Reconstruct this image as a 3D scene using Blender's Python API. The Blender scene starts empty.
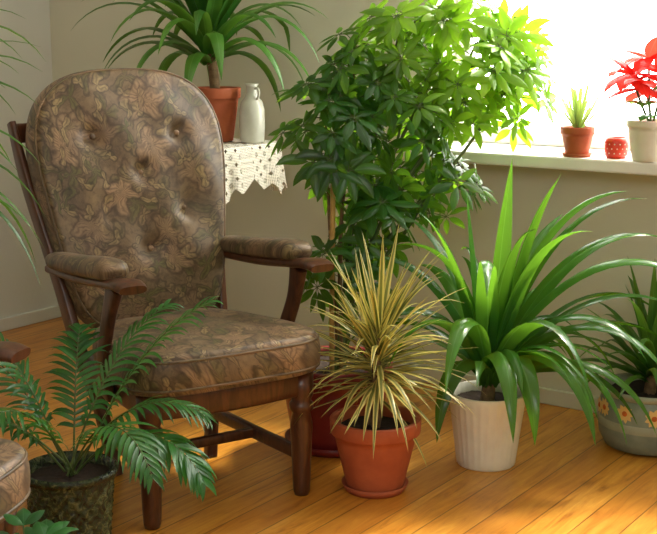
import bpy, math, random
from mathutils import Vector, Matrix
R = random.Random(7)
pi = math.pi
TH = math.radians(34.5)          # the furniture group is laid out on an axis turned 34.5 deg to the walls
def room(u, v, z=0.0):
    return Vector((u*math.cos(TH)-v*math.sin(TH), u*math.sin(TH)+v*math.cos(TH), z))
def lin(c):
    return tuple([(x/255/12.92 if x/255 <= .04045 else ((x/255+.055)/1.055)**2.4) for x in c])+(1,)

# ------------------------------------------------------------------ materials
class NT:
    def __init__(s, name):
        s.m = bpy.data.materials.new(name); s.m.use_nodes = True
        s.t = s.m.node_tree; s.n = s.t.nodes; s.l = s.t.links
        s.bsdf = s.n['Principled BSDF']; s.out = s.n['Material Output']
    def add(s, t, **k):
        n = s.n.new(t)
        for a, b in k.items(): setattr(n, a, b)
        return n
    def link(s, a, b): s.l.new(a, b)
    def inp(s, sock, v):
        if isinstance(v, bpy.types.NodeSocket): s.l.new(v, sock)
        else: sock.default_value = v
    def math(s, op, a, b=None, c=None, clamp=False):
        n = s.add('ShaderNodeMath', operation=op); n.use_clamp = clamp
        s.inp(n.inputs[0], a)
        if b is not None: s.inp(n.inputs[1], b)
        if c is not None: s.inp(n.inputs[2], c)
        return n.outputs[0]
    def mix(s, f, a, b, mode='MIX'):
        n = s.add('ShaderNodeMix', data_type='RGBA', blend_type=mode)
        s.inp(n.inputs[0], f); s.inp(n.inputs[6], a); s.inp(n.inputs[7], b)
        return n.outputs[2]
    def ramp(s, f, stops):
        n = s.add('ShaderNodeValToRGB'); e = n.color_ramp.elements
        while len(e) < len(stops): e.new(.5)
        for i, (p, c) in enumerate(stops):
            e[i].position = p; e[i].color = c
        s.link(f, n.inputs[0]); return n.outputs[0]
    def noise(s, vec, scale, detail=4, rough=.5, dist=0):
        n = s.add('ShaderNodeTexNoise'); n.inputs['Scale'].default_value = scale
        n.inputs['Detail'].default_value = detail; n.inputs['Roughness'].default_value = rough
        n.inputs['Distortion'].default_value = dist
        if vec is not None: s.link(vec, n.inputs['Vector'])
        return n.outputs[0], n.outputs[1]
    def coord(s, o='Object'):
        return s.add('ShaderNodeTexCoord').outputs[o]
    def bump(s, h, strength=.3, dist=.01):
        n = s.add('ShaderNodeBump'); n.inputs['Strength'].default_value = strength
        n.inputs['Distance'].default_value = dist
        s.link(h, n.inputs['Height']); s.link(n.outputs[0], s.bsdf.inputs['Normal'])
    def mapping(s, vec, scale=(1, 1, 1), rot=(0, 0, 0)):
        n = s.add('ShaderNodeMapping'); s.link(vec, n.inputs[0])
        n.inputs['Scale'].default_value = scale; n.inputs['Rotation'].default_value = rot
        return n.outputs[0]

def simple(name, c1, c2=None, scale=20, rough=.6, bump=.1, metallic=0, spec=.5):
    s = NT(name); c = s.coord(); f, _ = s.noise(c, scale, 5, .6)
    c2 = c2 or tuple(int(x*.8) for x in c1)
    s.link(s.ramp(f, [(.3, lin(c2)), (.7, lin(c1))]), s.bsdf.inputs['Base Color'])
    s.bsdf.inputs['Roughness'].default_value = rough
    s.bsdf.inputs['Specular IOR Level'].default_value = spec
    if bump: s.bump(f, bump, .004)
    return s.m

def leafmat(name, c1, c2, edge=None, rough=.35, transl=.35, tcol=None, backlit_tint=None, e0=.20):
    s = NT(name)
    rnd = s.add('ShaderNodeNewGeometry').outputs['Random Per Island']
    base = s.mix(rnd, lin(c1), lin(c2))
    if backlit_tint:   # backlight painted into the leaf colour: yellower toward the crown and window side
        col, axis, lo, hi = backlit_tint
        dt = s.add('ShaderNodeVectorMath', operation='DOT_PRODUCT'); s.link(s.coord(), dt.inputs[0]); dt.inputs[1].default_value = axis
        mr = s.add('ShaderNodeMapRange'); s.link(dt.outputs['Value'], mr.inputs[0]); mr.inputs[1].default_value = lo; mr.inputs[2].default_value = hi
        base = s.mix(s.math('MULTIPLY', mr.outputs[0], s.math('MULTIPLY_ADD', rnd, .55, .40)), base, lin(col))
    uv = s.add('ShaderNodeTexCoord').outputs['UV']
    sp = s.add('ShaderNodeSeparateXYZ'); s.link(uv, sp.inputs[0])
    d = s.math('ABSOLUTE', s.math('SUBTRACT', sp.outputs[0], .5))
    if edge:
        base = s.mix(s.ramp(d, [(e0, (0, 0, 0, 1)), (e0+.12, (1, 1, 1, 1))]), base, lin(edge))
    rib = s.ramp(d, [(.0, (1, 1, 1, 1)), (.05, (0, 0, 0, 1))])
    base = s.mix(s.math('MULTIPLY', rib, .35), base, lin(tuple(min(255, x+60) for x in c2)))
    n, _ = s.noise(s.coord(), 30, 3)
    base = s.mix(s.math('MULTIPLY', n, .3), base, lin(tuple(int(x*.55) for x in c1)))
    s.link(base, s.bsdf.inputs['Base Color']); s.bsdf.inputs['Roughness'].default_value = rough
    s.bsdf.inputs['Specular IOR Level'].default_value = .5
    tr = s.add('ShaderNodeBsdfTranslucent')
    tc = s.mix(.55, base, lin(tcol or (170, 200, 50)))
    s.link(tc, tr.inputs[0])
    mx = s.add('ShaderNodeMixShader'); mx.inputs[0].default_value = transl
    s.link(s.bsdf.outputs[0], mx.inputs[1]); s.link(tr.outputs[0], mx.inputs[2])
    s.link(mx.outputs[0], s.out.inputs[0])
    return s.m

def fabric():
    s = NT('floral_upholstery'); uv = s.coord('UV')
    _, nc = s.noise(uv, 9, 4)
    w = s.add('ShaderNodeVectorMath', operation='MULTIPLY_ADD')
    s.link(nc, w.inputs[0]); w.inputs[1].default_value = (.12, .12, 0); s.link(uv, w.inputs[2])
    base, _ = s.noise(uv, 9, 7, .75, .8)
    col = s.ramp(base, [(.3, lin((70, 54, 38))), (.48, lin((106, 86, 62))), (.62, lin((124, 102, 74))), (.75, lin((148, 126, 92)))])
    def flowers(col, scale, pet, colour, dark, seed, r0=.34, r1=.14, st=.6):
        mp = s.add('ShaderNodeMapping'); s.link(w.outputs[0], mp.inputs[0])
        mp.inputs['Location'].default_value = (seed, seed*1.7, 0)
        mp.inputs['Scale'].default_value = (scale, scale, scale)
        v = s.add('ShaderNodeTexVoronoi', voronoi_dimensions='2D'); v.inputs['Scale'].default_value = 1
        v.inputs['Randomness'].default_value = .9
        s.link(mp.outputs[0], v.inputs['Vector'])
        df = s.add('ShaderNodeVectorMath', operation='SUBTRACT'); s.link(mp.outputs[0], df.inputs[0]); s.link(v.outputs['Position'], df.inputs[1])
        sp = s.add('ShaderNodeSeparateXYZ'); s.link(df.outputs[0], sp.inputs[0])
        sc = s.add('ShaderNodeSeparateColor'); s.link(v.outputs['Color'], sc.inputs[0])
        a = s.math('ADD', s.math('ARCTAN2', sp.outputs[1], sp.outputs[0]), s.math('MULTIPLY', sc.outputs[0], 6.0))
        cosn = s.math('COSINE', s.math('MULTIPLY', a, float(pet)))
        rad = s.math('MULTIPLY_ADD', cosn, r1, r0)
        dd = s.math('SUBTRACT', rad, v.outputs['Distance'])
        m = s.math('MULTIPLY', dd, 7, clamp=True)
        edge = s.math('SUBTRACT', 1.0, s.math('MULTIPLY', s.math('ABSOLUTE', dd), 13, clamp=True), clamp=True)
        vein = s.math('MULTIPLY', s.math('POWER', s.math('ABSOLUTE', s.math('COSINE', s.math('MULTIPLY', a, pet*2.0))), 4.0), m)
        rnd = s.math('MULTIPLY_ADD', sc.outputs[1], .7, .3)
        c = s.mix(s.math('MULTIPLY', s.math('MULTIPLY', m, st), rnd), col, colour)
        c = s.mix(s.math('MULTIPLY', vein, .55), c, dark)
        return s.mix(s.math('MULTIPLY', edge, .65), c, dark)
    col = flowers(col, 10.5, 3, lin((90, 88, 46)), lin((44, 36, 22)), 3.3, .3, .24, .9)
    col = flowers(col, 7.5, 5, lin((164, 132, 100)), lin((62, 40, 28)), 0.0, .38, .10, .8)
    col = flowers(col, 15, 2, lin((156, 134, 92)), lin((48, 36, 24)), 9.1, .22, .2, .8)
    fine, _ = s.noise(uv, 45, 4, .7)
    col = s.mix(s.math('MULTIPLY', s.ramp(fine, [(.5, (0, 0, 0, 1)), (.65, (1, 1, 1, 1))]), .4), col, lin((56, 42, 28)))
    s.link(col, s.bsdf.inputs['Base Color']); s.bsdf.inputs['Roughness'].default_value = .5
    s.bsdf.inputs['Sheen Weight'].default_value = .03
    wv, _ = s.noise(uv, 350, 2); s.bump(wv, .1, .002)
    return s.m

def woodmat(name, c1, c2, rough=.3):
    s = NT(name); c = s.mapping(s.coord(), (18, 18, 3)); f, _ = s.noise(c, 2.5, 6, .6, 1.0)
    s.link(s.ramp(f, [(.3, lin(c1)), (.7, lin(c2))]), s.bsdf.inputs['Base Color'])
    s.bsdf.inputs['Roughness'].default_value = rough; s.bump(f, .08, .002)
    return s.m

def floormat():
    s = NT('pine_floorboards'); c = s.coord()
    sp = s.add('ShaderNodeSeparateXYZ'); s.link(c, sp.inputs[0])
    W = .108
    xs = s.math('DIVIDE', sp.outputs[0], W)
    idx = s.math('FLOOR', xs); fr = s.math('FRACT', xs)
    wn = s.add('ShaderNodeTexWhiteNoise', noise_dimensions='1D'); s.link(idx, wn.inputs['W'])
    cmb = s.add('ShaderNodeCombineXYZ')
    s.link(s.math('ADD', s.math('MULTIPLY', sp.outputs[0], 14.0), s.math('MULTIPLY', idx, 3.7)), cmb.inputs[0])
    s.link(s.math('MULTIPLY', sp.outputs[1], 1.3), cmb.inputs[1])
    s.link(s.math('MULTIPLY', idx, 5.3), cmb.inputs[2])
    g, _ = s.noise(cmb.outputs[0], 2.2, 7, .65, 1.4)
    col = s.ramp(g, [(.28, lin((152, 88, 26))), (.45, lin((204, 136, 48))), (.6, lin((220, 156, 62))), (.75, lin((232, 176, 84)))])
    col = s.mix(s.math('MULTIPLY', wn.outputs['Value'], .45), col, lin((176, 104, 34)))
    kc = s.mapping(c, (1, .55, 1)); v = s.add('ShaderNodeTexVoronoi'); v.inputs['Scale'].default_value = 4.5
    s.link(kc, v.inputs['Vector'])
    kn = s.ramp(v.outputs['Distance'], [(.035, (1, 1, 1, 1)), (.11, (0, 0, 0, 1))])
    col = s.mix(s.math('MULTIPLY', kn, .8), col, lin((104, 54, 22)))
    dirt, _ = s.noise(c, 3.5, 6, .7)
    col = s.mix(s.math('MULTIPLY', s.ramp(dirt, [(.5, (0, 0, 0, 1)), (.75, (1, 1, 1, 1))]), .35), col, lin((142, 86, 34)))
    gap = s.math('LESS_THAN', s.math('MINIMUM', fr, s.math('SUBTRACT', 1.0, fr)), .018)
    col = s.mix(s.math('MULTIPLY', gap, .7), col, lin((76, 40, 14)))
    s.link(col, s.bsdf.inputs['Base Color']); s.bsdf.inputs['Roughness'].default_value = .3
    h = s.math('SUBTRACT', s.math('MULTIPLY', g, .15), gap); s.bump(h, .3, .003)
    return s.m

def wallmat(name, c):
    s = NT(name); co = s.coord(); f, _ = s.noise(co, 1.2, 3); g, _ = s.noise(co, 90, 4)
    s.link(s.ramp(f, [(.3, lin(tuple(int(x*.95) for x in c))), (.7, lin(c))]), s.bsdf.inputs['Base Color'])
    s.bsdf.inputs['Roughness'].default_value = .85; s.bump(g, .12, .003)
    return s.m

def basketmat():
    s = NT('woven_green_basket'); uv = s.coord('UV'); sp = s.add('ShaderNodeSeparateXYZ'); s.link(uv, sp.inputs[0])
    n, _ = s.noise(s.coord(), 38, 6, .7, 1.5)
    s.link(s.ramp(n, [(.38, lin((16, 22, 14))), (.52, lin((50, 62, 36))), (.66, lin((112, 116, 74)))]), s.bsdf.inputs['Base Color'])
    s.bsdf.inputs['Roughness'].default_value = .22; s.bump(n, .6, .006); return s.m

def lacemat():
    s = NT('crochet_lace'); uv = s.coord('UV')
    sp = s.add('ShaderNodeSeparateXYZ'); s.link(uv, sp.inputs[0])
    P = s.math('DIVIDE', sp.outputs[0], .0925/2); Q = s.math('DIVIDE', sp.outputs[1], .0925/2)
    fx = s.math('SUBTRACT', s.math('FRACT', P), .5); fy = s.math('SUBTRACT', s.math('FRACT', Q), .5)
    r = s.math('SQRT', s.math('ADD', s.math('MULTIPLY', fx, fx), s.math('MULTIPLY', fy, fy)))
    an = s.math('ARCTAN2', fy, fx)
    pet = s.math('MULTIPLY', s.math('ABSOLUTE', s.math('SINE', s.math('MULTIPLY', an, 4.0))), s.math('SINE', s.math('MULTIPLY', r, 13.0)))
    inner = s.math('MULTIPLY', s.math('GREATER_THAN', pet, .55), s.math('LESS_THAN', r, .46))
    corner = s.math('GREATER_THAN', r, .60)
    fine = s.math('GREATER_THAN', s.math('ABSOLUTE', s.math('MULTIPLY', s.math('SINE', s.math('MULTIPLY', sp.outputs[0], 620.0)), s.math('SINE', s.math('MULTIPLY', sp.outputs[1], 620.0)))), .6)
    hole = s.math('MAXIMUM', s.math('MAXIMUM', inner, corner), s.math('MULTIPLY', fine, .8))
    s.bsdf.inputs['Base Color'].default_value = lin((244, 238, 222)); s.bsdf.inputs['Roughness'].default_value = .9
    t = s.add('ShaderNodeBsdfTransparent'); mx = s.add('ShaderNodeMixShader')
    s.link(hole, mx.inputs[0]); s.link(s.bsdf.outputs[0], mx.inputs[1]); s.link(t.outputs[0], mx.inputs[2])
    s.link(mx.outputs[0], s.out.inputs[0]); return s.m

M = dict(
    fabric=fabric(), wood=woodmat('dark_oak', (50, 27, 17), (96, 56, 34)),
    tablewood=woodmat('table_wood', (60, 38, 24), (92, 58, 36)),
    floor=floormat(), wall=wallmat('wall_paint', (214, 213, 192)), wallL=wallmat('wall_paint_left', (218, 219, 212)),
    white=simple('white_paint', (240, 240, 236), (228, 228, 224), 8, .45, .03),
    terra=simple('terracotta', (184, 96, 58), (162, 78, 46), 14, .7, .1),
    maroon=simple('maroon_plastic', (138, 44, 40), (122, 36, 36), 10, .35, .02),
    cream=simple('cream_ceramic', (236, 234, 222), (222, 218, 206), 10, .4, .03),
    vase=simple('glazed_white', (206, 206, 192), (188, 188, 174), 12, .25, .02),
    sage=simple('sage_ceramic', (134, 148, 134), (112, 126, 116), 22, .5, .1),
    sage2=simple('sage_band', (160, 166, 146), (146, 152, 132), 22, .5, .05),
    petal=simple('daisy_petal', (232, 206, 140), (220, 186, 112), 20, .5, 0),
    orange=simple('daisy_heart', (208, 110, 40), (180, 90, 30), 20, .5, 0),
    basket=basketmat(),
    soil=simple('soil', (60, 42, 30), (34, 24, 18), 80, .95, .8),
    bark=simple('bark', (140, 112, 78), (96, 74, 50), 60, .85, .5),
    cane=simple('bamboo', (196, 160, 92), (164, 126, 66), 20, .5, .1),
    stem=simple('green_stem', (92, 110, 52), (70, 88, 40), 20, .5, 0),
    redglass=simple('red_lantern', (224, 70, 46), (196, 46, 32), 30, .35, 0),
    lace=lacemat(),
    schef=leafmat('schefflera_leaf', (24, 66, 28), (54, 114, 42), None, .3, .46, (176, 232, 40), backlit_tint=((168, 218, 50), (.824*.75, .566*.75, .66), .80, 1.04)),
    strap=leafmat('strap_leaf', (34, 88, 38), (78, 140, 54), None, .22, .40, (160, 225, 50)),
    dragon=leafmat('variegated_leaf', (70, 96, 42), (112, 118, 58), (222, 206, 120), .4, .22, (220, 204, 90), e0=.17),
    palm=leafmat('palm_leaf', (24, 82, 36), (56, 128, 54), None, .32, .3, (130, 200, 60)),
    yucca=leafmat('yucca_leaf', (40, 92, 34), (78, 132, 50), None, .3, .35, (150, 200, 60)),
    aloe=leafmat('aloe_leaf', (122, 150, 94), (160, 180, 120), None, .4, .35),
    red=leafmat('poinsettia_bract', (206, 22, 22), (236, 44, 36), None, .4, .5, (255, 70, 50)),
)

# ------------------------------------------------------------------ mesh builder
class MB:
    def __init__(s): s.v = []; s.f = []; s.uv = []; s.mi = []; s.mats = []
    def mat(s, key):
        if key not in s.mats: s.mats.append(key)
        return s.mats.index(key)
    def grid(s, rows, uvs, mat, closed=False):
        mi = s.mat(mat); b = len(s.v); n = len(rows[0])
        for r, u in zip(rows, uvs):
            s.v += [tuple(p) for p in r]; s.uv += u
        for i in range(len(rows)-1):
            for j in range(n if closed else n-1):
                k = (j+1) % n
                s.f.append((b+i*n+j, b+i*n+k, b+(i+1)*n+k, b+(i+1)*n+j)); s.mi.append(mi)
    def cap(s, pts, mat, flip=False):
        mi = s.mat(mat); b = len(s.v); s.v += [tuple(p) for p in pts]; s.uv += [(p[0], p[1]) for p in pts]
        f = list(range(b, b+len(pts)))
        s.f.append(tuple(reversed(f)) if flip else tuple(f)); s.mi.append(mi)
    def box(s, lo, hi, mat):
        x0, y0, z0 = lo; x1, y1, z1 = hi; mi = s.mat(mat); b = len(s.v)
        P = [(x0,y0,z0),(x1,y0,z0),(x1,y1,z0),(x0,y1,z0),(x0,y0,z1),(x1,y0,z1),(x1,y1,z1),(x0,y1,z1)]
        s.v += P; s.uv += [(p[0], p[2]) for p in P]
        for f in [(0,3,2,1),(4,5,6,7),(0,1,5,4),(1,2,6,5),(2,3,7,6),(3,0,4,7)]:
            s.f.append(tuple(b+i for i in f)); s.mi.append(mi)
    def limit_y(s, lim):     # leaves that reach the wall bend flat along it
        s.v = [(x, y if y < lim-.03 else lim-.03+.025*math.tanh((y-lim+.03)*4), z) for x, y, z in s.v]
    def build(s, name, smooth=True, loc=(0, 0, 0), rot=0, bevel=0, parent=None):
        me = bpy.data.meshes.new(name); me.from_pydata(s.v, [], s.f)
        for k in s.mats: me.materials.append(M[k])
        me.polygons.foreach_set('material_index', s.mi)
        me.polygons.foreach_set('use_smooth', [smooth]*len(s.f))
        uvl = me.uv_layers.new(name='UVMap')
        for lp in me.loops: uvl.data[lp.index].uv = s.uv[lp.vertex_index]
        me.update()
        o = bpy.data.objects.new(name, me); bpy.context.scene.collection.objects.link(o)
        o.location = loc; o.rotation_euler = (0, 0, rot)
        if parent: o.parent = parent
        if bevel:
            m = o.modifiers.new('bevel', 'BEVEL'); m.width = bevel; m.segments = 2; m.limit_method = 'ANGLE'
        return o

def lathe(mb, prof, mat, c=(0, 0, 0), n=48, flutes=0, amp=0, fn=None):
    rows = []; uvs = []
    for i, (r, z) in enumerate(prof):
        row = []; u = []
        for j in range(n):
            a = 2*pi*j/n; rr = r
            if flutes: rr = r*(1+amp*math.cos(flutes*a))
            if fn: rr = fn(r, z, a)
            row.append((c[0]+rr*math.cos(a), c[1]+rr*math.sin(a), c[2]+z)); u.append((j/n, z))
        rows.append(row); uvs.append(u)
    mb.grid(rows, uvs, mat, True)

def disc(mb, r, z, mat, c=(0, 0, 0), n=32, bumpy=0):
    rows = []; uvs = []
    for k in range(6):
        rr = r*k/5+.0005
        rows.append([(c[0]+rr*math.cos(2*pi*j/n), c[1]+rr*math.sin(2*pi*j/n), c[2]+z+R.uniform(-bumpy, bumpy)) for j in range(n)])
        uvs.append([(j/n, k/5) for j in range(n)])
    mb.grid(rows, uvs, mat, True)

def tube(mb, pts, rad, mat, n=7):
    pts = [Vector(p) for p in pts]; rows = []; uvs = []
    if not isinstance(rad, (list, tuple)): rad = [rad]*len(pts)
    ref = Vector((.31, .74, .11)).normalized()
    for i, p in enumerate(pts):
        d = (pts[min(i+1, len(pts)-1)]-pts[max(i-1, 0)]).normalized()
        a = d.cross(ref).normalized(); b = d.cross(a)
        rows.append([p+(a*math.cos(2*pi*j/n)+b*math.sin(2*pi*j/n))*rad[i] for j in range(n)])
        uvs.append([(j/n, i*.1) for j in range(n)])
    mb.grid(rows, uvs, mat, True)
    mb.cap(rows[0], mat); mb.cap(rows[-1], mat, True)

def smoothpath(pts, k=6):
    P = [Vector(p) for p in pts]; out = []
    for i in range(len(P)-1):
        p0 = P[max(i-1, 0)]; p1 = P[i]; p2 = P[i+1]; p3 = P[min(i+2, len(P)-1)]
        for j in range(k):
            t = j/k
            out.append(.5*((2*p1)+(p2-p0)*t+(2*p0-5*p1+4*p2-p3)*t*t+(3*p1-p0-3*p2+p3)*t**3))
    out.append(P[-1]); return out

def sweep(mb, pts, halfs, mat, side=(1, 0, 0), n=16, pw=4.0, k=6):
    path = smoothpath(pts, k)
    if not isinstance(halfs, list): halfs = [halfs]*len(pts)
    hh = smoothpath([(a, b, 0) for a, b in halfs], k)
    rows = []; uvs = []
    for i, p in enumerate(path):
        d = (path[min(i+1, len(path)-1)]-path[max(i-1, 0)]).normalized()
        sd = Vector(side); sd = (sd-d*sd.dot(d)).normalized(); o = d.cross(sd)
        row = []
        for j in range(n):
            t = 2*pi*(j+.5)/n; c, s_ = math.cos(t), math.sin(t)
            row.append(p+sd*hh[i].x*math.copysign(abs(c)**(2/pw), c)+o*hh[i].y*math.copysign(abs(s_)**(2/pw), s_))
        rows.append(row); uvs.append([(q.x+q.z*.3, q.y+q.z*.4) for q in row])
    mb.grid(rows, uvs, mat, True); mb.cap(rows[0], mat); mb.cap(rows[-1], mat, True)

strapprof = lambda s: (.5+.5*min(1, s/.3))*max(0.0, 1-s**2.6)+.01
ellprof = lambda s: max(.03, math.sin(pi*min(1, s**.85)))**.8
def ribbon(mb, base, d, lat, L, W, g, mat, segs=10, fold=.35, prof=strapprof, gp=.3, curl=0):
    p = Vector(base); d = Vector(d).normalized(); lat0 = Vector(lat); rows = []; uvs = []
    for i in range(segs+1):
        s = i/segs
        lt = (lat0-d*lat0.dot(d)).normalized(); nn = lt.cross(d)
        if curl: lt = (lt*math.cos(curl*s)+nn*math.sin(curl*s)); nn = lt.cross(d)
        w = W*.5*prof(s)
        rows.append([p+lt*w+nn*(fold*w), p-nn*(fold*w*.3), p-lt*w+nn*(fold*w)])
        uvs.append([(0, s), (.5, s), (1, s)])
        p = p+d*(L/segs); d = (d+Vector((0, 0, -g*(s+gp)/segs))).normalized()
    mb.grid(rows, uvs, mat)
    return p
def azdir(az, el): return Vector((math.cos(az)*math.cos(el), math.sin(az)*math.cos(el), math.sin(el)))
def strapleaf(mb, base, az, el, L, W, g, mat, **k):
    return ribbon(mb, base, azdir(az, el), (-math.sin(az), math.cos(az), 0), L, W, g, mat, **k)

# ------------------------------------------------------------------ room shell
X0, X1, Y0, Y1, HC = -4.05, 1.3, -1.4, 3.8, 2.7
m = MB(); m.box((X0-.2, Y0-.2, -.06), (X1+.2, Y1+.25, 0), 'floor'); m.build('floor', False)
m = MB(); m.box((X0-.2, Y0-.2, HC), (X1+.2, Y1+.25, HC+.06), 'white'); m.build('ceiling', False)
WX0, WX1, WZ0, WZ1 = -2.18, -.25, .857, 2.42
m = MB()
m.box((X0, Y1, 0), (WX0, Y1+.25, HC), 'wall'); m.box((WX1, Y1, 0), (X1, Y1+.25, HC), 'wall')
m.box((WX0, Y1, 0), (WX1, Y1+.25, WZ0-.04), 'wall'); m.box((WX0, Y1, WZ1), (WX1, Y1+.25, HC), 'wall')
m.build('wall_back', False)
m = MB(); m.box((X0-.2, Y0, 0), (X0, Y1+.25, HC), 'wallL'); m.build('wall_left', False)
m = MB(); m.box((X1, Y0, 0), (X1+.2, Y1+.25, HC), 'wall'); m.build('wall_right', False)
m = MB(); m.box((X0-.2, Y0-.2, 0), (X1+.2, Y0, HC), 'wall'); m.build('wall_front', False)
m = MB(); m.box((X0, Y1-.016, 0), (X1, Y1, .055), 'wall'); m.build('baseboard_back', False, bevel=.004)
m = MB(); m.box((X0, Y0, 0), (X0+.016, Y1-.016, .055), 'wallL'); m.build('baseboard_left', False, bevel=.004)
m = MB(); m.box((WX0-.06, Y1-.15, WZ0-.04), (WX1+.06, Y1, WZ0), 'white'); m.box((WX0, Y1, WZ0-.04), (WX1, Y1+.25, WZ0), 'white')
m.build('trim_1', False, bevel=.006)     # window sill board
m = MB(); fy0, fy1 = Y1+.17, Y1+.23; t = .055
m.box((WX0, fy0, WZ0), (WX0+t, fy1, WZ1), 'white'); m.box((WX1-t, fy0, WZ0), (WX1, fy1, WZ1), 'white')
m.box((WX0+t, fy0, WZ0), (WX1-t, fy1, WZ0+t), 'white'); m.box((WX0+t, fy0, WZ1-t), (WX1-t, fy1, WZ1), 'white')
mx = (WX0+WX1)/2+.12
m.box((mx-.04, fy0, WZ0+t), (mx+.04, fy1, WZ1-t), 'white')
m.build('window_1', False, bevel=.005)

# ------------------------------------------------------------------ armchair
def outline(wf, wb, depth, n, y0, N=72, ntop=None):
    pts = []
    for j in range(N):
        a = 2*pi*j/N; c, s_ = math.cos(a), math.sin(a)
        nn = n if (s_ < 0 or not ntop) else ntop
        x = math.copysign(abs(c)**(2/nn), c); y = math.copysign(abs(s_)**(2/nn), s_)
        t = (y+1)/2; w = wf+(wb-wf)*t
        pts.append((x*w/2, y0+t*depth))
    return pts
def cushion(mb, out, thick, crown, er, mat, Mx, dim=(), crown_b=.0):
    cx = sum(p[0] for p in out)/len(out); cy = sum(p[1] for p in out)/len(out)
    seq = []
    K = 26; A = 10; k0 = 1-er
    for i in range(K): k = k0*(i+.02)/K; seq.append((k, -thick/2-crown_b*(1-(k/k0)**2)))
    for i in range(A+1):
        a = -pi/2+pi*i/A; seq.append((1-er*(1-math.cos(a)), thick/2*math.sin(a)))
    for i in range(K-1, -1, -1): k = k0*(i+.02)/K; seq.append((k, thick/2+crown*(1-(k/k0)**2.4)))
    rows = []; uvs = []
    for idx, (k, z) in enumerate(seq):
        row = []; u = []
        for (x, y) in out:
            px, py = cx+(x-cx)*k, cy+(y-cy)*k; zz = z
            if idx > K+A//2:
                for (bx, by) in dim:
                    r2 = (px-bx)**2+(py-by)**2; zz -= .024*math.exp(-r2/(2*.020**2))+.008*math.exp(-r2/(2*.06**2))
                zz += .004*math.sin(px*31+py*17)*min(1, (1-k)*6)
            row.append(Mx @ Vector((px, py, zz))); u.append((px+z*.7, py+z*.7))
        rows.append(row); uvs.append(u)
    mb.grid(rows, uvs, mat, True)
def piping(mb, out, k, z, mat, Mx, r=.004):
    cx = sum(p[0] for p in out)/len(out); cy = sum(p[1] for p in out)/len(out)
    pts = [Mx @ Vector((cx+(x-cx)*k, cy+(y-cy)*k, z)) for x, y in out]; N = len(pts); rows = []; uvs = []
    nz = (Mx.to_3x3() @ Vector((0, 0, 1))).normalized()
    for i in range(N+1):
        p = pts[i % N]; d = (pts[(i+1) % N]-pts[(i-1) % N]).normalized(); o = d.cross(nz).normalized()
        rows.append([p+(o*math.cos(2*pi*j/8)+nz*math.sin(2*pi*j/8))*r for j in range(8)]); uvs.append([(.01*j, i*.01) for j in range(8)])
    mb.grid(rows, uvs, mat, True)

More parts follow.
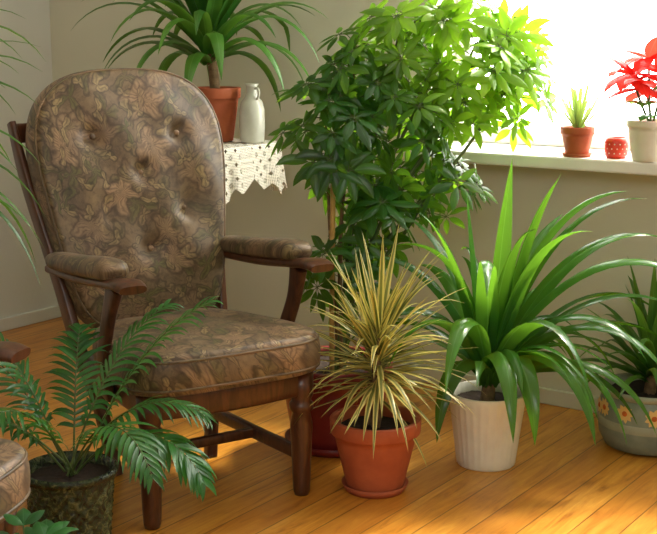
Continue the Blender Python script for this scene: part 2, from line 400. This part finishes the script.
def armchair(name, loc, rot):
    e = bpy.data.objects.new(name, None); bpy.context.scene.collection.objects.link(e)
    e.location = loc; e.rotation_euler = (0, 0, rot)
    m = MB(); so = outline(.60, .46, .535, 4.2, -.092, 96)
    Ms = Matrix.Translation((0, 0, .408)) @ Matrix.Rotation(math.radians(-2), 4, 'X')
    cushion(m, so, .105, .034, .06, 'fabric', Ms, (), .0); piping(m, so, .982, .036, 'fabric', Ms); piping(m, so, .982, -.036, 'fabric', Ms)
    m.build('seat_cushion', parent=e)
    m = MB(); bo = outline(.45, .68, .77, 5, 0, 120, 2.8)
    rc = math.radians(15.5)
    Mb = Matrix.Translation((0, .475, .395)) @ Matrix(((1,0,0,0),(0,math.sin(rc),-math.cos(rc),0),(0,math.cos(rc),math.sin(rc),0),(0,0,0,1)))
    btn = [(-.13, .56), (.13, .56), (0, .45), (-.12, .34), (.12, .34), (0, .23)]
    cushion(m, bo, .115, .045, .085, 'fabric', Mb, btn, .01); piping(m, bo, .97, .044, 'fabric', Mb)
    for bx, by in btn:
        c = Mb @ Vector((bx, by, .0575+.014)); nz = (Mb.to_3x3() @ Vector((0, 0, 1)))
        rows = []; uvs = []
        ax = Vector((1, 0, 0)); ay = nz.cross(ax)
        for q in range(5):
            a = q/4*pi/2; r = .009*math.cos(a)+.0002; rows.append([c+nz*.006*math.sin(a)+(ax*math.cos(2*pi*j/12)+ay*math.sin(2*pi*j/12))*r for j in range(12)]); uvs.append([(bx, by)]*12)
        m.grid(rows, uvs, 'fabric', True)
    m.build('back_cushion', parent=e)
    m = MB()
    for sx in (-1, 1):
        sweep(m, [(sx*.15, .41, 0), (sx*.18, .445, .2), (sx*.222, .475, .36), (sx*.25, .54, .55), (sx*.295, .645, .82), (sx*.312, .71, .99)],
              [(.017, .02), (.018, .024), (.016, .03), (.014, .03), (.013, .028), (.010, .018)], 'wood')
        lathe(m, [(.001, 0), (.019, 0), (.023, .012), (.025, .05), (.028, .14), (.031, .2), (.025, .235), (.033, .245), (.033, .26), (.026, .268), (.033, .285), (.033, .35), (.001, .35)], 'wood', (sx*.222, 0, 0), 24)
        sweep(m, [(sx*.232, 0, .322), (sx*.225, .22, .320), (sx*.212, .455, .315)], (.013, .034), 'wood')
        sweep(m, [(sx*.222, 0, .115), (sx*.19, .22, .125), (sx*.165, .42, .135)], (.012, .019), 'wood')
        sweep(m, [(sx*.268, .09, .615), (sx*.274, .125, .52), (sx*.268, .18, .40), (sx*.25, .20, .30)], [(.014, .034), (.013, .024), (.013, .026), (.012, .032)], 'wood')
        sweep(m, [(sx*.262, .56, .588), (sx*.266, .30, .602), (sx*.268, .10, .625), (sx*.270, .01, .636), (sx*.270, -.035, .630)],
              [(.022, .013), (.026, .013), (.034, .013), (.042, .014), (.036, .011)], 'wood', pw=3)
    sweep(m, [(-.24, -.005, .320), (0, -.03, .320), (.24, -.005, .320)], (.036, .013), 'wood', side=(0, 0, 1))
    sweep(m, [(-.21, .455, .315), (.21, .455, .315)], (.03, .012), 'wood', side=(0, 0, 1))
    sweep(m, [(-.195, .21, .124), (.195, .21, .124)], (.015, .010), 'wood', side=(0, 0, 1))
    for z, y, w in ((.56, .60, .25), (.80, .69, .285), (.96, .735, .30)):
        sweep(m, [(-w, y-.03, z), (0, y+.0, z), (w, y-.03, z)], (.028, .009), 'wood', side=(0, 0, 1))
    m.box((-.21, .0, .335), (.21, .45, .35), 'wood')
    m.build('wood_frame', parent=e)
    for i, sx in enumerate((-1, 1)):
        m = MB()
        sweep(m, [(sx*.264, .54, .612), (sx*.266, .50, .620), (sx*.268, .32, .636), (sx*.270, .15, .655), (sx*.270, .085, .657), (sx*.270, .07, .652)],
              [(.012, .008), (.034, .024), (.040, .027), (.045, .029), (.040, .024), (.015, .006)], 'fabric', pw=2.6, n=20)
        m.build('arm_pad_%d' % (i+1), parent=e)
    return e
armchair('armchair', room(-.262, 3.135), math.radians(32)+TH)
armchair('armchair', room(-.705, 2.10), math.radians(73.7)+TH)

# ------------------------------------------------------------------ pots
def pot(mb, mat, rb, rt, h, rim=.0, rimh=.03, t=.007, z0=0, flutes=0, amp=0, soilz=.03, n=64):
    pr = [(.001, z0), (rb*.96, z0), (rb, z0+.004)]
    for i in range(1, 9): s = i/8; pr.append((rb+(rt-rb)*s, z0+.004+(h-rimh-.004)*s))
    if rim: pr += [(rt+rim*.8, z0+h-rimh+.001), (rt+rim, z0+h-rimh+.004), (rt+rim*1.25, z0+h-.003), (rt+rim, z0+h)]
    else: pr += [(rt+(rt-rb)*.08, z0+h-.003), (rt, z0+h)]
    pr += [(rt-t, z0+h-.002), (rt-t-.004, z0+h-soilz)]
    if flutes:
        def fn(r, z, a): return r*(1+amp*math.cos(flutes*a)) if z < z0+h-rimh+.003 and z > z0+.003 else r
        lathe(mb, pr, mat, n=flutes*4, fn=fn)
    else: lathe(mb, pr, mat, n=n)
    disc(mb, rt-t-.003, z0+h-soilz, 'soil', bumpy=.003)
def saucer(mb, mat, r, h=.02):
    lathe(mb, [(.001, 0), (r*.88, 0), (r, h), (r*.97, h), (r*.86, .005), (.001, .005)], mat, n=48)

# dragon tree with yellow striped leaves
m = MB(); saucer(m, 'terra', .093, .022); pot(m, 'terra', .078, .115, .20, .009, .042, z0=.006)
tr = [(0, 0, .17), (.008, .004, .25), (.004, -.004, .33), (.012, .0, .44)]
tube(m, smoothpath(tr), .012, 'bark', 8); tube(m, [(-.02, .012, .17), (-.03, .018, .24), (-.028, .02, .31)], .009, 'bark', 8)
for i in range(165):
    t = i/164; z = .30+.14*t; az = i*2.399+R.uniform(-.2, .2)
    el = math.radians(-14+85*t**.95+R.uniform(-14, 14)); L = R.uniform(.20, .32)
    c = Vector((.010, 0, z)) if i % 4 else Vector((-.028, .02, z-.03))
    strapleaf(m, c, az, el, L, R.uniform(.013, .020), R.uniform(.1, 2.3), 'dragon', segs=8, fold=.3)
m.build('potted_dragon_tree', loc=room(.129, 3.295))

# schefflera in maroon pot
m = MB(); saucer(m, 'maroon', .155, .028); pot(m, 'maroon', .128, .165, .26, .009, .045, z0=.006)
def S(du, dv, z): return room(du, dv, z)
blobs = [((-.03, .02, .93), (.16, .14, .22), 32), ((.06, .05, 1.12), (.13, .12, .14), 20), ((.22, .06, .95), (.17, .14, .23), 36),
         ((.20, .08, 1.22), (.16, .12, .13), 24), ((.42, .12, 1.10), (.19, .13, .18), 36), ((.38, .12, 1.28), (.17, .12, .09), 18),
         ((.12, .02, .68), (.15, .12, .13), 20), ((.56, .15, 1.06), (.12, .10, .14), 14), ((.02, -.02, .54), (.10, .10, .12), 11),
         ((.34, .12, .80), (.13, .11, .13), 16), ((.54, .14, 1.24), (.10, .10, .08), 8)]
def cluster(mb, c, out, size):
    out = Vector(out).normalized(); ref = Vector((.2, .3, .9)).cross(out)
    if ref.length < .1: ref = Vector((1, 0, 0)).cross(out)
    a = ref.normalized(); b = out.cross(a); n = R.choice((7, 7, 8, 9)); ph = R.uniform(0, 6.28)
    for i in range(n):
        t = ph+2*pi*i/n+R.uniform(-.1, .1); r = a*math.cos(t)+b*math.sin(t)
        d = (r+out*R.uniform(-.15, .25)).normalized(); lat = out.cross(r)
        L = size*R.uniform(.8, 1.12)
        tube(mb, [c, c+d*L*.2], .0011, 'stem', 4)
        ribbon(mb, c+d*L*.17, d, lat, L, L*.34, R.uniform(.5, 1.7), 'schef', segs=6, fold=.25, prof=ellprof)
for (c, r, n) in blobs:
    C = S(*c)
    trunk = smoothpath([S(R.uniform(-.03, .03), R.uniform(-.03, .03), .21), S(c[0]*.25, c[1]*.3, .21+(c[2]-.21)*.45), S(c[0]*.7, c[1]*.7, .21+(c[2]-.21)*.8), C+Vector((0, 0, r[2]*.6))], 6)
    tube(m, trunk, [.008-.005*i/len(trunk) for i in range(len(trunk))], 'stem' if c[0] > .1 else 'bark', 7)
    for k in range(n):
        while True:
            q = Vector((R.uniform(-1, 1), R.uniform(-1, 1), R.uniform(-1, 1)))
            if .4 < q.length < 1: break
        p = C+room(q.x*r[0], q.y*r[1], q.z*r[2])
        cand = [x for x in trunk[len(trunk)//3:] if x.z < p.z+.02] or [trunk[len(trunk)//2]]
        st = min(cand, key=lambda x: (x-p).length)
        mid = (st+p)*.5+Vector((0, 0, .015))
        tube(m, smoothpath([st, mid, p], 3), .0016, 'stem', 4)
        o = (p-C).normalized()*.8+Vector((0, 0, .6))+room(-.1, -.35)+Vector((R.uniform(-.4, .4), R.uniform(-.4, .4), 0))
        cluster(m, p, o, R.uniform(.058, .092))
tube(m, [S(-.01, -.03, .2), S(-.01, -.035, .55), S(-.005, -.04, .95)], .008, 'cane', 8)
for z in (.34, .5, .66, .82): tube(m, [S(-.01, -.034, z), S(-.01, -.034, z+.008)], .0105, 'cane', 8)
sl = room(.02, 3.68); m.limit_y(3.79-sl.y)
m.build('potted_schefflera', loc=sl)

# broad strap-leaf plant in white fluted pot
m = MB(); pot(m, 'cream', .085, .110, .22, 0, .02, flutes=30, amp=.012)
tube(m, [(0, 0, .17), (.004, 0, .24), (0, .006, .32)], [.022, .019, .014], 'bark', 8)
A = TH
def L3(azd, eld, L, W, g, z=.25, **k):   # azimuth on the furniture axis, 0 = right, 90 = towards window wall
    strapleaf(m, (R.uniform(-.012, .012), R.uniform(-.012, .012), z-.015), A+math.radians(azd), math.radians(eld), L, W*1.75, g, 'strap', segs=18, curl=R.uniform(-.9, .9),
              prof=lambda s: (.42+.58*min(1, s/.35))*max(0.0, 1-s**2.4)+.01, **k)
for a in [(40, 84, .62, .040, .5, .29), (165, 84, .54, .040, .6, .28), (10, 78, .62, .040, 1.3, .28), (-10, 68, .68, .038, 2.4, .27), (175, 68, .52, .036, 2.2, .27),
          (-5, 54, .68, .036, 2.6, .26), (12, 64, .74, .036, 2.6, .28), (-30, 60, .60, .038, 3.6, .26), (-60, 64, .62, .042, 4.6, .26), (-112, 66, .62, .042, 4.8, .26), (-85, 56, .54, .044, 5.2, .25),
          (200, 62, .55, .036, 3.6, .27), (185, 50, .50, .032, 3.2, .26), (-140, 64, .56, .036, 4.2, .26), (40, 70, .56, .036, 1.8, .28), (-20, 80, .60, .040, 1.6, .29),
          (-45, 76, .60, .040, 2.8, .29), (215, 76, .56, .038, 2.0, .29), (120, 62, .5, .036, 2.2, .27), (-70, 80, .54, .042, 3.0, .3),
          (5, 44, .64, .032, 2.4, .25), (-15, 34, .60, .032, 3.4, .25), (160, 52, .46, .032, 2.8, .26), (-35, 44, .56, .038, 4.4, .25), (20, 50, .66, .032, 2.4, .26), (-2, 28, .54, .032, 3.0, .25),
          (-8, 62, .80, .036, 3.3, .28), (4, 72, .74, .040, 2.6, .28), (-50, 52, .58, .042, 5.0, .25), (-98, 76, .66, .042, 4.2, .28), (150, 74, .56, .038, 2.2, .28), (-12, 76, .70, .040, 2.7, .29), (-25, 52, .70, .034, 3.8, .26),
          (-75, 58, .50, .048, 6.0, .25), (-125, 54, .46, .044, 6.0, .25)]:
    L3(*a[:5], z=a[5])
for i in range(18):
    L3(R.uniform(-180, 180), R.uniform(35, 80), R.uniform(.36, .54), R.uniform(.022, .034), R.uniform(2.0, 4.2), R.uniform(.24, .29))
cl = room(.462, 3.505); m.limit_y(3.79-cl.y)
m.build('potted_corn_plant', loc=cl)

# daisy pot on the right with spiky plant
m = MB()
lathe(m, [(.001, 0), (.10, 0), (.128, .01), (.146, .045), (.150, .075)], 'sage', n=64)
lathe(m, [(.150, .075), (.1515, .078), (.1515, .098), (.150, .101)], 'sage2', n=64)
lathe(m, [(.150, .101), (.149, .13), (.142, .165), (.139, .17)], 'sage', n=64)
lathe(m, [(.139, .17), (.146, .176), (.148, .186), (.142, .192), (.134, .19), (.130, .165)], 'sage2', n=64)
disc(m, .132, .168, 'soil', bumpy=.004)
for dz, azd in ((.135, -132), (.130, -98), (.132, -66), (.135, -164), (.13, -34), (.13, 60), (.13, 120), (.13, 180)):
    az = A+math.radians(azd); o = Vector((math.cos(az), math.sin(az), 0)); c = o*.150+Vector((0, 0, dz)); lt = Vector((-math.sin(az), math.cos(az), 0)); up = Vector((0, 0, 1))
    for k in range(9):
        t = 2*pi*k/9; d = lt*math.cos(t)+up*math.sin(t); l2 = o.cross(d)
        ribbon(m, c+d*.004, d, l2, .025, .015, 0, 'petal', segs=4, fold=.1, prof=ellprof)
    rows = [[c+o*(.004*math.sin(q*.5))+(lt*math.cos(2*pi*j/12)+up*math.sin(2*pi*j/12))*(.0085*math.cos(q*.5)+.0001) for j in range(12)] for q in range(4)]
    m.grid(rows, [[(0, 0)]*12]*4, 'orange', True)
tube(m, [(0, 0, .15), (.005, 0, .24)], [.02, .014], 'bark', 8)
for i in range(50):
    t = i/49
    strapleaf(m, (R.uniform(-.01, .01), R.uniform(-.01, .01), .2+.05*t), i*2.399, math.radians(26+58*t+R.uniform(-8, 8)), R.uniform(.28, .40)*(1-.05*t), R.uniform(.028, .042), R.uniform(1.2, 3.0)*(1.1-.6*t), 'yucca', segs=10)
dl = room(.975, 3.66); m.limit_y(3.79-dl.y)
m.build('potted_dracaena', loc=dl)

# parlour palm in dark woven pot
m = MB()
def weave(r, z, a): return r+(.004*math.cos(22*a)*math.cos(z*pi/.018) if .012 < z < .195 else 0)
pr = [(.001, 0), (.085, 0), (.088, .004)]+[(.09+.016*i/28, .012+.185*i/28) for i in range(29)]+[(.116, .200), (.118, .212), (.112, .218), (.104, .215), (.100, .19)]
lathe(m, pr, 'basket', n=132, fn=weave); disc(m, .101, .192, 'soil', bumpy=.003)
def frond(azd, eld, L, g, leaf=.085, w=.0125, z=.2, n=26):
    az = A+math.radians(azd); d = azdir(az, math.radians(eld)); p = Vector((R.uniform(-.02, .02), R.uniform(-.02, .02), z)); lat = Vector((-math.sin(az), math.cos(az), 0))
    pts = [p.copy()]; ds = [d.copy()]
    for i in range(n):
        p = p+d*(L/n); d = (d+Vector((0, 0, -g*(i/n+.2)/n))).normalized(); pts.append(p.copy()); ds.append(d.copy())
    tube(m, pts, [.0032-.0022*i/n for i in range(n+1)], 'stem', 5)
    i0 = int(n*.3)
    for i in range(i0, n+1):
        s = (i-i0)/(n-i0); ln = leaf*(.45+.7*math.sin(pi*(.12+.73*s)))*(1 if s < .9 else .8)
        for sd in (-1, 1):
            dd = (lat*sd*(1.0-.35*s)+ds[i]*(.45+.5*s)+Vector((0, 0, R.uniform(-.05, .2)))).normalized()
            l2 = ds[i]-dd*ds[i].dot(dd)
            ribbon(m, pts[i], dd, l2*sd, ln*R.uniform(.8, 1.15), w, R.uniform(1.0, 2.6), 'palm', segs=6, fold=.2, prof=lambda q: (.5+.5*min(1, q/.25))*max(.02, 1-q**3))
for f in [(10, 64, .53, 1.5), (-8, 56, .42, 2.8), (-50, 56, .46, 3.6), (95, 66, .40, 1.9), (150, 58, .48, 2.0), (185, 48, .46, 2.4), (215, 56, .44, 3.2),
          (35, 68, .48, 1.8), (240, 62, .42, 3.0), (170, 70, .48, 2.0)]:
    frond(*f)
frond(-26, 48, .43, 3.5, .10, .020, n=26)
m.build('potted_parlour_palm', loc=room(-.625, 2.87))

# low leafy plant by the second chair
m = MB(); pot(m, 'terra', .055, .075, .27, .006, .03)
for i in range(34):
    az = i*2.399; el = math.radians(R.uniform(20, 75)); L = R.uniform(.08, .17)
    b = Vector((R.uniform(-.03, .03), R.uniform(-.03, .03), .24)); e = b+azdir(az, el)*L
    tube(m, [b, e], .0015, 'stem', 4)
    for k in (-.8, 0, .8): strapleaf(m, e, az+k, el*.4, R.uniform(.05, .065), .030, 1.5, 'palm', segs=5, prof=ellprof)
m.build('potted_ivy', loc=room(-.52, 2.03))

# tall drooping dracaena at the left
m = MB(); pot(m, 'cream', .12, .15, .28, .006, .04)
tube(m, smoothpath([(0, 0, .25), (.02, 0, .6), (-.01, .01, .95), (0, 0, 1.26)]), .016, 'bark', 9)
for i in range(110):
    t = i/109; strapleaf(m, (0, 0, .84+.44*t), i*2.399, math.radians(8+68*t+R.uniform(-10, 10)), R.uniform(.40, .56), R.uniform(.022, .036), R.uniform(1.8, 3.8)*(1.1-.4*t), 'yucca', segs=12)
m.build('potted_tall_dracaena', loc=room(-1.11, 3.10))

# ------------------------------------------------------------------ corner table with lace, yucca pot and jug
TX, TY, TZ = -2.80, 3.31, .865
m = MB(); a = .205
m.box((-a, -a, TZ-.022), (a, a, TZ), 'tablewood')
m.box((-.13, -.13, TZ-.05), (.13, .13, TZ-.022), 'tablewood')
lathe(m, [(.001, .16), (.03, .16), (.034, .2), (.024, .26), (.03, .36), (.034, .44), (.022, .52), (.026, .53), (.019, .56), (.024, .70), (.03, .78), (.045, TZ-.05), (.001, TZ-.05)], 'tablewood', n=32)
for k in range(4):
    az = pi/4+k*pi/2; dx, dy = math.cos(az), math.sin(az)
    sweep(m, [(dx*.01, dy*.01, .20), (dx*.10, dy*.10, .19), (dx*.19, dy*.19, .07), (dx*.25, dy*.25, .013)], [(.013, .026), (.012, .02), (.012, .016), (.015, .013)], 'tablewood', side=(-dy, dx, 0))
m.build('side_table', True, loc=(TX, TY, 0))
m = MB(); N = 400; rows = []; uvs = []; base = []
for j in range(N):
    t = 2*pi*j/N; c, s_ = math.cos(t), math.sin(t); k = 7
    x = math.copysign(abs(c)**(2/k), c); y = math.copysign(abs(s_)**(2/k), s_); base.append((x, y, t))
per = [0]
for j in range(1, N+1): p, q = base[j-1], base[j % N]; per.append(per[-1]+math.hypot(p[0]-q[0], p[1]-q[1])*a)
for k in [0.01, .25, .5, .75, .97]:
    rows.append([(x*(a+.004)*k, y*(a+.004)*k, TZ+.003) for x, y, t in base]); uvs.append([(x*a*k, y*a*k) for x, y, t in base])
SC = per[-1]/16
for q in range(0, 9):
    s = q/8; row = []; u = []
    for j, (x, y, t) in enumerate(base):
        P = per[j]; sc = math.sqrt(abs(math.sin(P*pi/SC))); hang = (.110+.035*sc+.035*(1 if abs(x)*abs(y) > .55 else abs(x*y)))
        off = a+.006+.012*s*(1+math.sin(P*2*pi/SC)); row.append((x*off, y*off, TZ+.003-hang*s)); u.append((P, .5+hang*s))
    rows.append(row); uvs.append(u)
m.grid(rows, uvs, 'lace', True); m.build('lace_tablecloth', loc=(TX, TY, 0))
m = MB(); pot(m, 'terra', .060, .080, .185, .007, .038)
tube(m, smoothpath([(0, 0, .15), (-.008, 0, .24), (-.022, -.01, .36)]), .018, 'bark', 9)
for i in range(56):
    t = i/55
    strapleaf(m, (-.022, -.01, .26+.11*t), i*2.399+.4, math.radians(30+52*t+R.uniform(-8, 8)), R.uniform(.42, .58), R.uniform(.048, .066), R.uniform(2.0, 4.2)*(1.2-.6*t), 'yucca', segs=14, fold=.3)
m.limit_y(3.79-3.385)
m.build('potted_yucca', loc=(-2.795, 3.375, TZ+.005))
m = MB(); k = 1.05
lathe(m, [(.001, 0), (.036*k, 0), (.040*k, .006), (.042*k, .055), (.041*k, .11), (.036*k, .137), (.022*k, .155), (.018*k, .17), (.018*k, .190), (.023*k, .200), (.019*k, .200), (.013*k, .185), (.013*k, .165)], 'vase', n=40)
tube(m, smoothpath([(.016, -.004, .184), (.032, -.008, .184), (.038, -.009, .168), (.030, -.008, .148)], 6), .0045, 'vase', 8)
m.build('stoneware_jug', loc=(-2.655, 3.40, TZ+.005))

# ------------------------------------------------------------------ window sill things
m = MB(); saucer(m, 'terra', .048, .012); pot(m, 'terra', .036, .049, .09, .004, .024, z0=.004, t=.004, soilz=.012)
for i in range(34):
    t = i/33; strapleaf(m, (0, 0, .08), i*2.399, math.radians(38+48*t), R.uniform(.13, .20), .011, R.uniform(-.2, .5), 'aloe', segs=6, fold=.4)
m.build('potted_aloe', loc=(-1.59, 3.70, WZ0))
m = MB(); lathe(m, [(.001, 0), (.028, 0), (.036, .012), (.037, .050), (.033, .064), (.030, .064), (.032, .02), (.001, .018)], 'redglass', n=40)
for q in range(3):
    for k in range(14):
        az = 2*pi*(k+.5*(q % 2))/14; c = Vector((math.cos(az)*.0365, math.sin(az)*.0365, .017+.014*q))
        o2 = Vector((math.cos(az), math.sin(az), 0)); lt = Vector((-math.sin(az), math.cos(az), 0))
        rr = [[c+o2*.0012+(lt*math.cos(2*pi*j/8)+Vector((0, 0, 1))*math.sin(2*pi*j/8))*s for j in range(8)] for s in (.0022, .0001)]
        m.grid(rr, [[(0, 0)]*8]*2, 'cream', True)
lathe(m, [(.001, .019), (.018, .019), (.018, .045), (.001, .046)], 'cream', n=20)
m.build('candle_holder', loc=(-1.468, 3.72, WZ0))
m = MB(); pot(m, 'cream', .055, .072, .125, .005, .022, t=.005)
def F(azd, el, L, W, z, g, mat, off=(0, 0)):
    az = A+math.radians(azd)
    strapleaf(m, Vector((off[0], off[1], z)), az, math.radians(el), L, W, g, mat, segs=7, prof=ellprof, fold=.2)
for k, (ox, oy, z) in enumerate([(-.06, -.03, .26), (.03, .0, .26), (-.01, -.04, .22), (-.02, .0, .31)]):
    tube(m, smoothpath([(0, 0, .10), (ox*.5, oy*.5, .17), (ox, oy, z)], 4), .004, 'stem', 6)
    for i in range(9): F(i*40+k*13, 20+R.uniform(-35, 35), R.uniform(.11, .145), .058, z, R.uniform(1.0, 3.0), 'red', (ox, oy))
    for i in range(4): F(i*90+k*31, 5, R.uniform(.06, .09), .036, z-.08, 1.2, 'palm', (ox*.7, oy*.7))
m.build('potted_poinsettia', loc=(-1.35, 3.70, WZ0))

# ------------------------------------------------------------------ light
w = bpy.data.worlds.new('sky'); bpy.context.scene.world = w; w.use_nodes = True
bg = w.node_tree.nodes['Background']; bg.inputs[0].default_value = (1, .98, .91, 1); bg.inputs[1].default_value = 13.5
def area(name, loc, target, size, energy, col, portal=False):
    l = bpy.data.lights.new(name, 'AREA'); l.energy = energy; l.color = col; l.shape = 'RECTANGLE'; l.size, l.size_y = size
    o = bpy.data.objects.new(name, l); bpy.context.scene.collection.objects.link(o); o.location = loc
    o.rotation_euler = (Vector(target)-Vector(loc)).to_track_quat('-Z', 'Y').to_euler()
    if portal: l.cycles.is_portal = True
    return o
area('window_portal', ((WX0+WX1)/2, Y1+.24, (WZ0+WZ1)/2), ((WX0+WX1)/2, 0, (WZ0+WZ1)/2), (WX1-WX0, WZ1-WZ0), 10, (1, 1, 1), True)
area('fill_light', (.3, -.5, 2.3), (-2.1, 2.8, .8), (1.6, 1.2), 32, (1, .98, .94))  # added fill behind the camera, stands for no fixture in the room
l = bpy.data.lights.new('sun', 'SUN'); l.energy = 6.2; l.angle = math.radians(10); l.color = (1, .92, .72)
o = bpy.data.objects.new('sun', l); bpy.context.scene.collection.objects.link(o)
o.rotation_euler = Vector((-.16, -.585, -.80)).to_track_quat('-Z', 'Y').to_euler(); o.location = (-1, 6, 5)

# ------------------------------------------------------------------ camera
cam = bpy.data.cameras.new('camera'); cam.sensor_width = 36; cam.lens = 68.5
co = bpy.data.objects.new('camera', cam); bpy.context.scene.collection.objects.link(co)
co.location = (0, 0, 1.25); co.rotation_euler = (math.radians(90-10.74), 0, TH)
bpy.context.scene.camera = co
bpy.context.scene.view_settings.view_transform = 'Standard'
